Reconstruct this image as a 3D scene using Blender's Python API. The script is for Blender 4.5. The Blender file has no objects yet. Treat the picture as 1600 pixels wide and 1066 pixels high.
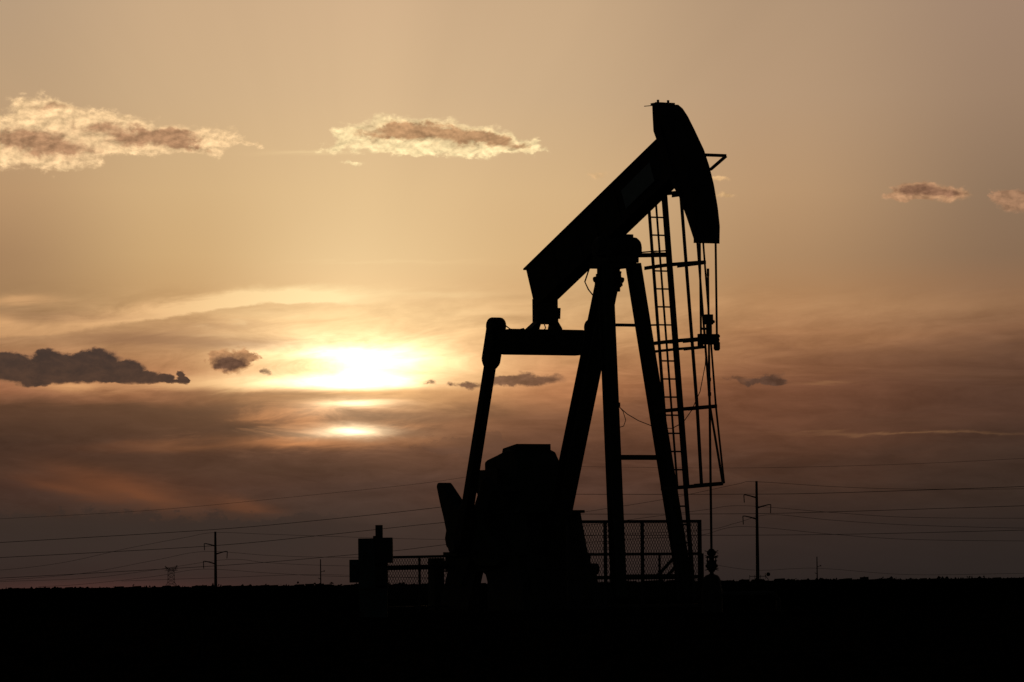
import bpy, math, random
from mathutils import Vector, Matrix
random.seed(7)
R = math.radians
S = bpy.context.scene

# ------------------------------------------------------------------ camera
cam = bpy.data.objects.new('camera', bpy.data.cameras.new('camera'))
S.collection.objects.link(cam)
cam.data.sensor_width = 36
cam.data.lens = 186.3
cam.data.clip_start = 0.5
cam.data.clip_end = 40000
cam.matrix_world = (Matrix.Translation((0, 0, 0.55)) @ Matrix.Rotation(R(90 + 2.628), 4, 'X')
                    @ Matrix.Rotation(R(-0.61), 4, 'Z'))
S.camera = cam
S.view_settings.view_transform = 'Standard'
S.view_settings.look = 'None'
S.view_settings.exposure = 0
S.view_settings.gamma = 1

# ------------------------------------------------------------------ sun
SUN_AZ, SUN_EL = R(-1.7), R(2.2)
sd = bpy.data.lights.new('sun', 'SUN')
sd.energy = 0.25
sd.angle = R(6)
sd.color = (1.0, 0.62, 0.32)
sun = bpy.data.objects.new('sun', sd)
S.collection.objects.link(sun)
sun.rotation_euler = Vector((math.sin(SUN_AZ) * math.cos(SUN_EL), math.cos(SUN_AZ) * math.cos(SUN_EL),
                             math.sin(SUN_EL))).to_track_quat('Z', 'Y').to_euler()

# ------------------------------------------------------------------ sky (world, all in directions of the sky)
W = bpy.data.worlds.new('World')
S.world = W
W.use_nodes = True
W.cycles.sampling_method = 'MANUAL'
W.cycles.sample_map_resolution = 512
NT = W.node_tree
NT.nodes.clear()


def lk(n, i, v):
    if isinstance(v, X):
        NT.links.new(v.s, n.inputs[i])
    else:
        n.inputs[i].default_value = v


class X:
    def __init__(self, s):
        self.s = s

    def __add__(a, b): return m_('ADD', a, b)
    def __radd__(a, b): return m_('ADD', b, a)
    def __sub__(a, b): return m_('SUBTRACT', a, b)
    def __rsub__(a, b): return m_('SUBTRACT', b, a)
    def __mul__(a, b): return m_('MULTIPLY', a, b)
    def __rmul__(a, b): return m_('MULTIPLY', b, a)
    def __truediv__(a, b): return m_('DIVIDE', a, b)


def m_(op, a, b=0.0, c=None):
    n = NT.nodes.new('ShaderNodeMath')
    n.operation = op
    lk(n, 0, a)
    lk(n, 1, b)
    if c is not None:
        lk(n, 2, c)
    return X(n.outputs[0])


def sstep(x, a, b):
    n = NT.nodes.new('ShaderNodeMapRange')
    n.interpolation_type = 'SMOOTHSTEP'
    lk(n, 0, x)
    n.inputs[1].default_value, n.inputs[2].default_value = a, b
    return X(n.outputs[0])


def comb(x, y, z=0.0):
    n = NT.nodes.new('ShaderNodeCombineXYZ')
    lk(n, 0, x); lk(n, 1, y); lk(n, 2, z)
    return X(n.outputs[0])


def vm(op, a, b):
    n = NT.nodes.new('ShaderNodeVectorMath')
    n.operation = op
    lk(n, 0, a)
    lk(n, 1, b)
    return X(n.outputs[1] if op == 'DOT_PRODUCT' else n.outputs[0])


def noise(vec, scale, detail=5, rough=0.55, dist=0.0):
    n = NT.nodes.new('ShaderNodeTexNoise')
    n.noise_dimensions = '3D'
    lk(n, 'Vector', vec)
    n.inputs['Scale'].default_value = scale
    n.inputs['Detail'].default_value = detail
    n.inputs['Roughness'].default_value = rough
    n.inputs['Distortion'].default_value = dist
    return X(n.outputs[0]) - 0.5


def lin(c):
    return tuple((v / 255 / 12.92 if v <= 10 else ((v / 255 + .055) / 1.055) ** 2.4) for v in c)


def ramp(x, stops):
    n = NT.nodes.new('ShaderNodeValToRGB')
    n.color_ramp.interpolation = 'LINEAR'
    el = n.color_ramp.elements
    while len(el) > 1:
        el.remove(el[0])
    for i, (p, c) in enumerate(stops):
        e = el[0] if i == 0 else el.new(p)
        e.position = p
        e.color = (*lin(c), 1)
    lk(n, 0, x)
    return X(n.outputs[0])


def mix(f, a, b, kind='MIX'):
    n = NT.nodes.new('ShaderNodeMix')
    n.data_type = 'RGBA'
    n.blend_type = kind
    n.clamp_factor = True
    lk(n, 0, f)
    if not isinstance(a, X) and len(a) == 3: a = (*a, 1)
    if not isinstance(b, X) and len(b) == 3: b = (*b, 1)
    lk(n, 6, a)
    lk(n, 7, b)
    return X(n.outputs[2])


tc = NT.nodes.new('ShaderNodeTexCoord')
sp = NT.nodes.new('ShaderNodeSeparateXYZ')
NT.links.new(tc.outputs['Generated'], sp.inputs[0])
dx, dy, dz = (X(sp.outputs[i]) for i in range(3))
azi = m_('ARCTAN2', dx, dy)
ele = m_('ARCSINE', dz)
# sky map units: 8280 to the radian, sk_x grows to the right, sk_y downwards, the cloud sheets tilt by 0.6 degrees
K = 8280.0
U = m_('MINIMUM', m_('MAXIMUM', azi * K, -2600.0), 2600.0)
V = ele * K
sx = U - V * 0.0106 + 804.0
sy = 913.0 - V - U * 0.0106
P = comb(sx, sy)


def blobs(lst, warp, union=False):
    """sum of soft ellipses (cx, cy, rx, ry[, weight]) on the sky map"""
    acc = None
    for b in lst:
        cx, cy, rx, ry = b[:4]
        w = b[4] if len(b) > 4 else 1.0
        q = vm('MULTIPLY', vm('SUBTRACT', warp, (cx, cy, 0)), (1 / rx, 1 / ry, 0))
        g = m_('EXPONENT', vm('DOT_PRODUCT', q, q) * -1.0)
        if w != 1.0: g = g * w
        acc = g if acc is None else (m_('MAXIMUM', acc, g) if union else acc + g)
    return acc


# streaky sheets low in the sky: the lookup height is warped by stretched noise
st1 = noise(comb(sx * 0.0022, sy * 0.011 + sx * 0.0009), 1.0, 5, 0.55, 0.6)
st2 = noise(comb(sx * 0.0065 + 9.0, sy * 0.045 + sx * 0.004), 1.0, 6, 0.6, 0.8)
low = sstep(sy, 400.0, 500.0)
lowfade = 1.0 - sstep(sy, 700.0, 880.0) * 0.75
near = m_('EXPONENT', m_('POWER', (sx - 555.0) * (1 / 260.0), 2.0) * -1.0)
yy = sy + (st1 * 85.0 + st2 * 26.0) * low * lowfade * (1.0 - near * 0.35)
st3 = noise(comb(sx * 0.0075 + 3.0, sy * 0.034 + sx * 0.0032 * (1.0 - sstep(sy, 560.0, 620.0) * 1.3)), 1.0, 8, 0.64, 0.5)
st4 = noise(comb(sx * 0.004 + 23.0, sy * 0.016 + sx * 0.0008), 1.0, 7, 0.62, 0.8)
nf = noise(comb(sx * 0.045, sy * 0.062), 1.0, 9, 0.68, 0.25) * 2.2
nc = noise(comb(sx * 0.022 + 4.0, sy * 0.040), 1.0, 8, 0.66, 0.3) * 2.2
nw1 = noise(comb(sx * 0.020 + 17.0, sy * 0.030), 1.0, 8, 0.62, 0.2)
nw2 = noise(comb(sx * 0.020 + 31.0, sy * 0.030 + 5.0), 1.0, 8, 0.62, 0.2)
t = yy * (1 / 912.0)
YS = [0, 150, 300, 400, 460, 520, 570, 605, 640, 700, 760, 820, 912]
COLS = {
    0: [(186, 157, 126), (190, 158, 122), (186, 148, 108), (168, 131, 94), (164, 127, 89), (176, 132, 92), (162, 114, 80),
        (160, 110, 80), (94, 67, 50), (72, 53, 43), (70, 50, 42), (60, 47, 40), (52, 40, 36)],
    280: [(203, 170, 133), (206, 173, 133), (212, 176, 128), (206, 168, 118), (196, 155, 106), (186, 142, 97), (174, 126, 86),
          (172, 118, 82), (102, 72, 52), (84, 60, 47), (82, 57, 45), (62, 49, 42), (56, 42, 38)],
    555: [(212, 178, 140), (218, 184, 142), (229, 194, 144), (233, 198, 146), (236, 198, 144), (246, 206, 146), (250, 210, 142),
          (234, 184, 124), (158, 110, 74), (110, 77, 58), (80, 59, 49), (64, 50, 43), (56, 43, 38)],
    850: [(200, 168, 132), (204, 172, 134), (216, 180, 133), (215, 177, 127), (208, 166, 116), (212, 163, 110), (198, 144, 98),
          (174, 120, 82), (124, 85, 61), (100, 69, 53), (82, 58, 48), (64, 49, 42), (50, 39, 36)],
    1200: [(180, 150, 120), (184, 152, 120), (186, 149, 111), (176, 138, 100), (176, 132, 91), (170, 121, 82), (142, 98, 69),
           (123, 83, 61), (109, 73, 54), (92, 63, 48), (66, 49, 41), (54, 42, 37), (44, 36, 33)],
    1600: [(160, 132, 110), (155, 127, 103), (142, 115, 91), (137, 108, 83), (146, 108, 78), (134, 95, 68), (100, 71, 55),
           (89, 64, 51), (81, 58, 47), (67, 51, 43), (57, 45, 39), (48, 39, 35), (42, 35, 32)]}
base = None
px = None
for cx_, cols in COLS.items():
    r_ = ramp(t, [(y_ / 912.0, c_) for y_, c_ in zip(YS, cols)])
    base = r_ if base is None else mix(sstep(sx, px - 20.0, cx_ + 20.0), base, r_)
    px = cx_

# fine silk texture of the sheets
tex = (st3 * 1.10 + st4 * 0.80 + nc * 0.05) * sstep(sy, 425.0, 520.0) * (1.0 - sstep(sy, 720.0, 860.0) * 0.85) * (1.0 - sstep(sx, 1000.0, 1400.0) * 0.35) + 1.0
base = mix(1.0, base, comb(tex, m_('POWER', tex, 1.12), m_('POWER', tex, 1.22)), 'MULTIPLY')

# faint crepuscular rays fanning up from the sun
ang = m_('ARCTAN2', sx - 555.0, 620.0 - sy)
rayn = noise(comb(ang * 3.2, 3.0, 0.0), 1.0, 3, 0.5)
rays = rayn * (1.0 - sstep(sy, 60.0, 480.0)) * 0.16 + 1.0
base = mix(1.0, base, comb(rays, rays, rays), 'MULTIPLY')

# brighter silk streaks
wv = comb(sx + st2 * 60.0, sy + st2 * 26.0 + st1 * 14.0)
yc = 519.0 - m_('MINIMUM', m_('MAXIMUM', sx - 70.0, 0.0) * 0.155, 52.0)
sd_ = sy + st3 * 24.0 + st1 * 10.0 - yc
sd_ = sd_ + nf * 4.0
strk = sstep(sd_, -26.0, -3.0) * (1.0 - sstep(sd_, 4.0, 11.0)) * (st3 * 1.6 + 1.0) * (1.0 - sstep(sx, 470.0, 640.0)) * (sstep(sx, 60.0, 330.0) * 0.65 + 0.5)
strk = strk * 1.4 + blobs([(30, 470, 62, 6, 0.8), (-5, 500, 35, 9, 0.8), (700, 458, 120, 5, 0.4), (800, 488, 120, 7, 0.4), (470, 462, 90, 9, 0.5),
                     (320, 525, 60, 3, .4), (322, 514, 12, 4, .6), (378, 508, 14, 3, .6),
                     (430, 492, 170, 8, 0.3), (640, 410, 150, 3, 0.2), (480, 240, 70, 4, 0.4), (330, 603, 170, 8, 0.7),
                     (110, 604, 45, 9, 0.9), (420, 598, 130, 14, 0.6), (720, 505, 110, 12, 0.25), (700, 580, 90, 16, 0.35),
                     (1150, 480, 90, 16, 0.2), (1420, 677, 150, 2.0, 0.16), (1290, 600, 40, 3, 0.18), (1400, 478, 220, 16, .12)], wv)
base = mix(strk * 0.75, base, mix(near, lin((226, 172, 118)), lin((255, 226, 168))))
# dark sheets and warm gaps
dk = blobs([(60, 660, 260, 26, 0.7), (330, 640, 130, 18, 0.7), (360, 672, 60, 18, 0.5), (480, 617, 170, 4, 0.5),
            (600, 652, 120, 9, 0.6), (110, 496, 110, 8, 0.4), (230, 532, 150, 14, 0.85), (400, 540, 100, 9, 0.75), (350, 512, 90, 6, .4), (390, 662, 50, 14, .5), (760, 640, 120, 12, 0.4),
            (1450, 560, 220, 14, 0.3), (1420, 660, 110, 10, 0.35), (1500, 590, 150, 9, 0.3), (120, 730, 190, 20, 0.45),
            (420, 735, 260, 14, 0.4), (730, 692, 70, 10, 0.25)], wv)
base = mix(m_('MINIMUM', dk, 1.0) * 0.85, base, mix(sstep(sy, 480.0, 680.0), lin((142, 102, 74)), lin((80, 58, 45))))
wv2 = comb(sx + st2 * 40.0 + st4 * 70.0, sy + st3 * 30.0 + st1 * 14.0 - (sx - 200.0) * 0.20)
hot = blobs([(190, 762, 115, 19, 0.7), (110, 785, 80, 10, 0.5), (235, 772, 60, 9, 0.35), (385, 752, 50, 10, 0.55)], wv2)
hot = hot + blobs([(470, 692, 95, 8, 0.9), (250, 700, 120, 9, 0.35), (430, 655, 60, 7, 0.5), (480, 660, 40, 14, .6), (450, 645, 70, 8, .4),
             (640, 690, 90, 8, 0.25), (820, 780, 120, 12, 0.25)], wv)
base = mix(m_('MINIMUM', hot, 1.0) * 0.85, base, mix(near * (1.0 - sstep(sy, 700.0, 740.0)), lin((122, 76, 50)), lin((206, 140, 90))))

# torn peach light in the sheets round and below the sun
pe_ = sstep(st3 + st4 * 0.5, -0.02, 0.20) * m_('MINIMUM', blobs([(490, 652, 110, 32, 0.95), (440, 690, 120, 12, .9), (610, 672, 50, 12, .5)], P), 1.0)
base = mix(pe_ * 0.75, base, lin((216, 148, 94)))
pd_ = sstep(st4 * 0.8 - st3, 0.0, 0.22) * blobs([(440, 655, 120, 30, 0.9), (660, 650, 130, 22, .9)], P)
base = mix(pd_ * 0.65, base, lin((104, 74, 56)))
# the veiled sun: a flattened bright pool with a cut-off lower edge, and two gaps in the sheets below it
below = 1.0 - sstep(sy + st3 * 16.0 + (sx - 555.0) * 0.012, 604.0, 616.0)
ws = comb(sx + st2 * 26.0, sy + st2 * 14.0 + st1 * 10.0)
pool = blobs([(552, 597, 82, 14, 2.6), (555, 556, 80, 13, 1.1), (600, 560, 150, 26, .20), (550, 575, 135, 32, 0.50), (500, 540, 120, 20, .22), (610, 540, 110, 20, .16), (430, 598, 70, 10, 0.3)], ws) * below
gaps = blobs([(556, 629, 58, 7.5, 1.15), (548, 673, 44, 8.5, 1.5), (540, 677, 90, 11, 0.30), (540, 645, 110, 16, 0.14), (500, 640, 40, 10, .15)], ws)
pool = pool * (st3 * 2.4 + st4 * 1.6 + 1.0)
gaps = gaps * (st3 * 2.2 + 1.0)
halo = blobs([(555, 530, 320, 120, 0.13), (550, 560, 210, 55, 0.24)], P)
glow = pool + gaps
gl = mix(1.0, comb(glow, glow, glow), (1.0, 0.80, 0.50, 1), 'MULTIPLY')
hl = mix(1.0, comb(halo, halo, halo), (1.0, 0.62, 0.30, 1), 'MULTIPLY')
base = mix(1.0, base, gl, 'ADD')
base = mix(1.0, base, hl, 'ADD')

# cumulus: ragged mask from soft ellipses plus fractal noise, sunlit rims round darker cores
nr0 = noise(comb(sx * 0.030 + 11.0, sy * 0.044), 1.0, 7, 0.60, 0.2)
nr1 = noise(comb(sx * 0.030 + 11.0 - (sx - 555.0) * 0.00035, sy * 0.044 + 0.20), 1.0, 7, 0.60, 0.2)
RL = m_('MINIMUM', m_('MAXIMUM', (nr0 - nr1) * 1.9 + 1.02, 0.72), 1.25)
PS = comb(sx + nw1 * 60.0 + nf * 16.0, sy + nw2 * 24.0 + nc * 9.0)
PW = comb(sx + nw1 * 120.0, sy + nw2 * 52.0)


def cumulus(base, lst, cores, rimc, corec, lo=0.30, hi=0.80, amp=0.75, op=1.0, ccut=(0.18, 1.10), camp=0.6, wp=None):
    wp = wp or PW
    f = blobs(lst, wp) + nf * amp * 0.42 + nc * amp * 0.30
    mk = sstep(f, lo, hi) * op
    rc = mix(sstep(nc + nf * 0.5, -0.35, 0.35), tuple(c * 0.82 for c in rimc), tuple(c * 1.12 for c in rimc))
    rc = mix(1.0, rc, comb(RL, RL, RL), 'MULTIPLY')
    out = mix(mk, base, rc)
    if cores:
        c = blobs(cores, wp) + nf * camp * 0.22 + nc * camp * 0.50
        cc = mix(sstep(nc - nf * 0.3, -0.35, 0.4), tuple(c_ * 0.93 for c_ in corec), tuple(c_ * 1.34 for c_ in corec))
        cc = mix(1.0, cc, comb(RL, RL, RL), 'MULTIPLY')
        out = mix(sstep(c, *ccut) * sstep(f, lo + 0.1, hi + 0.2) * op, out, cc)
    return out


CR = lin((246, 212, 160))
base = cumulus(base, [(64, 168, 46, 20), (35, 200, 70, 22), (90, 236, 70, 24), (15, 245, 50, 24), (180, 205, 60, 22), (125, 188, 50, 16),
                      (265, 218, 62, 22), (335, 222, 34, 17), (388, 226, 24, 7, .8), (215, 236, 80, 10), (330, 200, 12, 8, .6), (110, 262, 40, 10, .8)],
               [(35, 220, 80, 17, 1.2), (95, 240, 50, 16, 1.15), (85, 170, 44, 9, .75), (150, 200, 30, 11, .9), (255, 214, 60, 15, 1.2), (200, 216, 36, 15, .8), (290, 228, 26, 13, .9)],
               lin((246, 206, 154)), lin((170, 129, 95)), amp=0.9, lo=0.30, hi=0.86, camp=0.75)
base = cumulus(base, [(545, 212, 36, 16), (625, 204, 52, 26), (700, 213, 76, 23), (775, 223, 56, 15), (825, 233, 26, 8, .9), (670, 234, 120, 9, .8),
                      (520, 232, 24, 8, .7), (552, 252, 22, 6, .8)],
               [(590, 208, 46, 10, 1.1), (636, 202, 42, 18, 1.15), (700, 211, 58, 20, 1.2), (762, 219, 38, 11, 1.), (812, 228, 20, 8, 1.)],
               lin((255, 226, 170)), lin((178, 137, 98)), amp=0.85, lo=0.30, hi=0.86, camp=0.7)
base = cumulus(base, [(1430, 296, 30, 13), (1455, 302, 40, 13), (1485, 306, 38, 9), (1400, 309, 36, 6, .9)], [(1438, 297, 46, 9, 1.2), (1478, 305, 32, 6, 1.2)],
               lin((182, 138, 102)), lin((136, 99, 75)), amp=0.55, wp=PS)
base = cumulus(base, [(1592, 318, 34, 20), (1572, 308, 28, 7, .8)], None, lin((172, 128, 96)), CR, amp=1.2, op=0.75, wp=PS)
base = cumulus(base, [(1128, 282, 18, 5), (1132, 306, 18, 5, .9), (935, 275, 28, 12, .55)], None, lin((222, 178, 126)), CR, amp=0.8, op=0.85, wp=PS)
base = cumulus(base, [(1148, 592, 22, 6, .7), (1206, 592, 24, 10), (1212, 598, 30, 5, .8), (1178, 597, 18, 4, .5)], None, lin((88, 66, 55)), CR, amp=0.7, op=0.85, wp=PS)
base = cumulus(base, [(830, 593, 56, 11), (790, 598, 30, 6, .9), (727, 602, 24, 7, 1.), (672, 597, 14, 8, .7), (415, 582, 14, 7, .7)], None,
               lin((112, 82, 64)), CR, amp=0.8, op=0.9, wp=PS)
base = cumulus(base, [(360, 566, 36, 20), (338, 560, 20, 10, .7), (385, 560, 14, 8, .7)], [(362, 572, 36, 17, 1.6)], lin((196, 146, 102)), lin((100, 73, 57)), amp=1.0, hi=0.6, wp=PS)
# dark bank with a flat foot on the left, and a hazy low bank under it
foot = sstep(m_('SUBTRACT', 604.0, sy + nf * 5.0 - m_('EXPONENT', m_('POWER', (sx - 55.0) * (1 / 38.0), 2.0) * -1.0) * 9.0), 0.0, 7.0)
fb = blobs([(10, 568, 60, 18), (76, 563, 34, 20), (118, 567, 44, 17), (152, 563, 44, 20), (196, 578, 36, 18), (90, 584, 150, 20),
            (230, 588, 28, 13), (258, 592, 20, 9), (287, 590, 10, 14), (272, 597, 22, 5), (55, 598, 30, 12, .9), (200, 595, 70, 8)],
           comb(sx + nw1 * 44.0 + nf * 9.0, sy + nw2 * 22.0 + nf * 5.0), True) + nf * 0.12 + nc * 0.10
base = mix(sstep(fb, 0.36, 0.52) * foot * 0.8, base, lin((158, 114, 82)))
base = mix(sstep(fb, 0.42, 0.62) * foot, base, mix(sstep(nc + nf * 0.4 + (sy - 575.0) * 0.006, -0.4, 0.5), lin((70, 56, 49)), lin((88, 67, 55))))
lb = sstep(sy + nf * 7.0 + nc * 34.0 + st4 * 40.0, 803.0, 812.0) * (1.0 - sstep(sx, 420.0, 600.0)) * (1.0 - sstep(sy, 840.0, 905.0))
base = mix(lb * 0.6, base, lin((56, 46, 41)))
lb2 = sstep(blobs([(700, 700, 60, 16), (770, 700, 50, 20)], PW) + nf * 0.4, 0.45, 0.55)
base = mix(lb2 * 0.22, base, lin((86, 66, 56)))
# a rosy band right at the skyline on the left
rose = blobs([(150, 918, 220, 12, 0.28)], P)
base = mix(rose, base, lin((104, 62, 54)))

tnt = sstep(sy, 500.0, 620.0) * (1.0 - sstep(sy, 740.0, 880.0)) * (1.0 - near * 0.5)
base = mix(tnt, base, mix(1.0, base, (0.99, 0.90, 0.82, 1), 'MULTIPLY'))

# away from the sunset the sky sinks to a dim blue-grey dusk; a Nishita sky gives its tint
sky = NT.nodes.new('ShaderNodeTexSky')
sky.sky_type = 'NISHITA'
sky.sun_disc = False
sky.sun_elevation = SUN_EL
sky.sun_rotation = SUN_AZ
nsky = mix(1.0, X(sky.outputs[0]), (0.012, 0.012, 0.012, 1), 'MULTIPLY')
off = m_('MAXIMUM', sstep(m_('ABSOLUTE', azi), 0.13, 0.9), sstep(ele, 0.125, 0.6))
final = mix(off, base, nsky)
ground_dir = sstep(ele, -0.02, -0.004)
final = mix(ground_dir, (0.002, 0.0016, 0.0014, 1), final)
bg = NT.nodes.new('ShaderNodeBackground')
NT.links.new(final.s, bg.inputs[0])
bg.inputs[1].default_value = 1.0
wo = NT.nodes.new('ShaderNodeOutputWorld')
NT.links.new(bg.outputs[0], wo.inputs[0])


# ------------------------------------------------------------------ materials
def mat(name, col, rough=0.7, metal=0.0, var=0.3, scale=6.0, spec=0.25, bump=0.0):
    m = bpy.data.materials.new(name)
    m.use_nodes = True
    nt = m.node_tree
    b = nt.nodes['Principled BSDF']
    tcn = nt.nodes.new('ShaderNodeTexCoord')
    nz = nt.nodes.new('ShaderNodeTexNoise')
    nz.inputs['Scale'].default_value = scale
    nz.inputs['Detail'].default_value = 6
    nt.links.new(tcn.outputs['Object'], nz.inputs['Vector'])
    cr = nt.nodes.new('ShaderNodeValToRGB')
    cr.color_ramp.elements[0].position = 0.35
    cr.color_ramp.elements[1].position = 0.7
    cr.color_ramp.elements[0].color = (*[c * (1 - var) for c in col], 1)
    cr.color_ramp.elements[1].color = (*[c * (1 + var) for c in col], 1)
    nt.links.new(nz.outputs[0], cr.inputs[0])
    nt.links.new(cr.outputs[0], b.inputs['Base Color'])
    b.inputs['Roughness'].default_value = rough
    b.inputs['Metallic'].default_value = metal
    b.inputs['Specular IOR Level'].default_value = spec
    if bump:
        bn = nt.nodes.new('ShaderNodeBump')
        bn.inputs['Strength'].default_value = bump
        nt.links.new(nz.outputs[0], bn.inputs['Height'])
        nt.links.new(bn.outputs[0], b.inputs['Normal'])
    return m


M = dict(
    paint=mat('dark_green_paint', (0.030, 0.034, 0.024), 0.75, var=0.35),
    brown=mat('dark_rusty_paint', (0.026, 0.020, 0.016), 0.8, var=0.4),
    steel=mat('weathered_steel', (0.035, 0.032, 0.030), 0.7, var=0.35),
    panel=mat('pale_blue_panel', (0.16, 0.20, 0.23), 0.6, var=0.1),
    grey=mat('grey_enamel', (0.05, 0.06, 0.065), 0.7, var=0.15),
    glass=mat('meter_glass', (0.02, 0.02, 0.02), 0.2, var=0.1),
    galv=mat('galvanised_wire', (0.05, 0.045, 0.04), 0.6, var=0.2),
    wood=mat('creosoted_wood', (0.035, 0.025, 0.018), 0.9, var=0.3, scale=1.5),
    wire=mat('conductor', (0.045, 0.028, 0.020), 0.8, var=0.1),
    lattice=mat('lattice_steel', (0.10, 0.085, 0.08), 0.8, var=0.1),
    rubber=mat('black_rubber', (0.01, 0.01, 0.01), 0.8, var=0.1),
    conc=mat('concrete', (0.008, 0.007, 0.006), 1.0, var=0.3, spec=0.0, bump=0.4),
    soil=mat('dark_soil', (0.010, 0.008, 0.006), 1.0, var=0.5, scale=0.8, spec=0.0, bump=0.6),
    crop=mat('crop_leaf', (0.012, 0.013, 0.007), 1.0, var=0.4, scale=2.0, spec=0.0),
)


# ------------------------------------------------------------------ mesh helpers
class MB:
    def __init__(s):
        s.v, s.f = [], []

    def add(s, vs, fs):
        o = len(s.v)
        s.v += [tuple(v) for v in vs]
        s.f += [tuple(i + o for i in f) for f in fs]
        return s

    def box(s, x0, x1, y0, y1, z0, z1):
        vs = [(x, y, z) for z in (z0, z1) for y in (y0, y1) for x in (x0, x1)]
        return s.add(vs, [(0, 2, 3, 1), (4, 5, 7, 6), (0, 1, 5, 4), (2, 6, 7, 3), (0, 4, 6, 2), (1, 3, 7, 5)])

    def bar(s, a, b, w, h=None, up=(0, 1, 0), w2=None, h2=None):
        """rectangular bar from a to b; w along up, h across"""
        h = w if h is None else h
        w2 = w if w2 is None else w2
        h2 = h if h2 is None else h2
        a, b = Vector(a), Vector(b)
        d = (b - a).normalized()
        u = Vector(up)
        u = (u - d * u.dot(d)).normalized()
        r = d.cross(u)
        vs = []
        for p, ww, hh in ((a, w, h), (b, w2, h2)):
            for i, j in ((-1, -1), (1, -1), (1, 1), (-1, 1)):
                vs.append(p + u * (ww / 2 * i) + r * (hh / 2 * j))
        return s.add(vs, [(3, 2, 1, 0), (4, 5, 6, 7), (0, 1, 5, 4), (1, 2, 6, 5), (2, 3, 7, 6), (3, 0, 4, 7)])

    def ibeam(s, a, b, w, h, up=(0, 1, 0), t=0.02):
        """I-section from a to b; flanges are w wide along up, h deep"""
        a, b = Vector(a), Vector(b)
        d = (b - a).normalized()
        u = Vector(up)
        u = (u - d * u.dot(d)).normalized()
        r = d.cross(u)
        for sg in (-1, 1):
            o = r * (h / 2 - t / 2) * sg
            s.bar(a + o, b + o, w, t, up)
        return s.bar(a, b, t, h - 2 * t, up)

    def tube(s, pts, r, n=8, closed=False):
        pts = [Vector(p) for p in pts]
        rs = r if isinstance(r, (list, tuple)) else [r] * len(pts)
        o = len(s.v)
        u = None
        for i, p in enumerate(pts):
            d = (pts[min(i + 1, len(pts) - 1)] - pts[max(i - 1, 0)]).normalized()
            if u is None:
                u = d.orthogonal().normalized()
            u = (u - d * u.dot(d)).normalized()
            w = d.cross(u)
            for k in range(n):
                a = 2 * math.pi * k / n
                s.v.append(tuple(p + (u * math.cos(a) + w * math.sin(a)) * rs[i]))
        for i in range(len(pts) - 1):
            for k in range(n):
                a, b = o + i * n + k, o + i * n + (k + 1) % n
                s.f.append((a, b, b + n, a + n))
        s.f.append(tuple(o + k for k in range(n))[::-1])
        s.f.append(tuple(o + (len(pts) - 1) * n + k for k in range(n)))
        return s

    def prism(s, poly, y0, y1):
        """polygon in (x, z) extruded along y"""
        n = len(poly)
        vs = [(x, y0, z) for x, z in poly] + [(x, y1, z) for x, z in poly]
        return s.add(vs, [tuple(range(n)), tuple(range(2 * n - 1, n - 1, -1))] +
                     [(i, i + n, (i + 1) % n + n, (i + 1) % n) for i in range(n)])

    def lathe(s, prof, c=(0, 0, 0), n=20, axis='Z'):
        o = len(s.v)
        for r, z in prof:
            for k in range(n):
                a = 2 * math.pi * k / n
                p = (r * math.cos(a), r * math.sin(a), z)
                if axis == 'Y': p = (p[0], z, p[1])
                if axis == 'X': p = (z, p[0], p[1])
                s.v.append((p[0] + c[0], p[1] + c[1], p[2] + c[2]))
        for i in range(len(prof) - 1):
            for k in range(n):
                a, b = o + i * n + k, o + i * n + (k + 1) % n
                s.f.append((a, b, b + n, a + n))
        s.f.append(tuple(o + k for k in range(n))[::-1])
        s.f.append(tuple(o + (len(prof) - 1) * n + k for k in range(n)))
        return s

    def build(s, name, m, parent=None, bevel=0.0):
        me = bpy.data.meshes.new(name)
        me.from_pydata(s.v, [], s.f)
        me.validate()
        me.update()
        me.materials.append(M[m])
        ob = bpy.data.objects.new(name, me)
        S.collection.objects.link(ob)
        if parent: ob.parent = parent
        if bevel:
            b = ob.modifiers.new('bevel', 'BEVEL')
            b.width = bevel
            b.segments = 2
            b.limit_method = 'ANGLE'
        return ob


def tag(o, label=None, cat=None, group=None, kind=None):
    if label: o['label'] = label
    if cat: o['category'] = cat
    if group: o['group'] = group
    if kind: o['kind'] = kind
    return o


def empty(name, loc, rz=0.0):
    o = bpy.data.objects.new(name, None)
    S.collection.objects.link(o)
    o.location = loc
    o.rotation_euler = (0, 0, rz)
    o.empty_display_size = 0.3
    return o


UX, UY = 1.899, 90.0            # foot of the saddle plumb line
UROT = R(-60)                   # local +X runs to the well, local +Y across the unit

# ------------------------------------------------------------------ ground
g = MB()
rings = [0, 20, 60, 120, 250, 600, 1500, 4000, 12000, 30000]
nseg = 48
vs = [(0, 0, 0)]
for rr in rings[1:]:
    for k in range(nseg):
        a = 2 * math.pi * k / nseg
        vs.append((rr * math.cos(a), rr * math.sin(a), 0))
fs = [(0, 1 + k, 1 + (k + 1) % nseg) for k in range(nseg)]
for i in range(len(rings) - 2):
    for k in range(nseg):
        a, b = 1 + i * nseg + k, 1 + i * nseg + (k + 1) % nseg
        fs.append((a, a + nseg, b + nseg, b))
g.add(vs, fs)
tag(g.build('ground', 'soil'), kind='structure')


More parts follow.
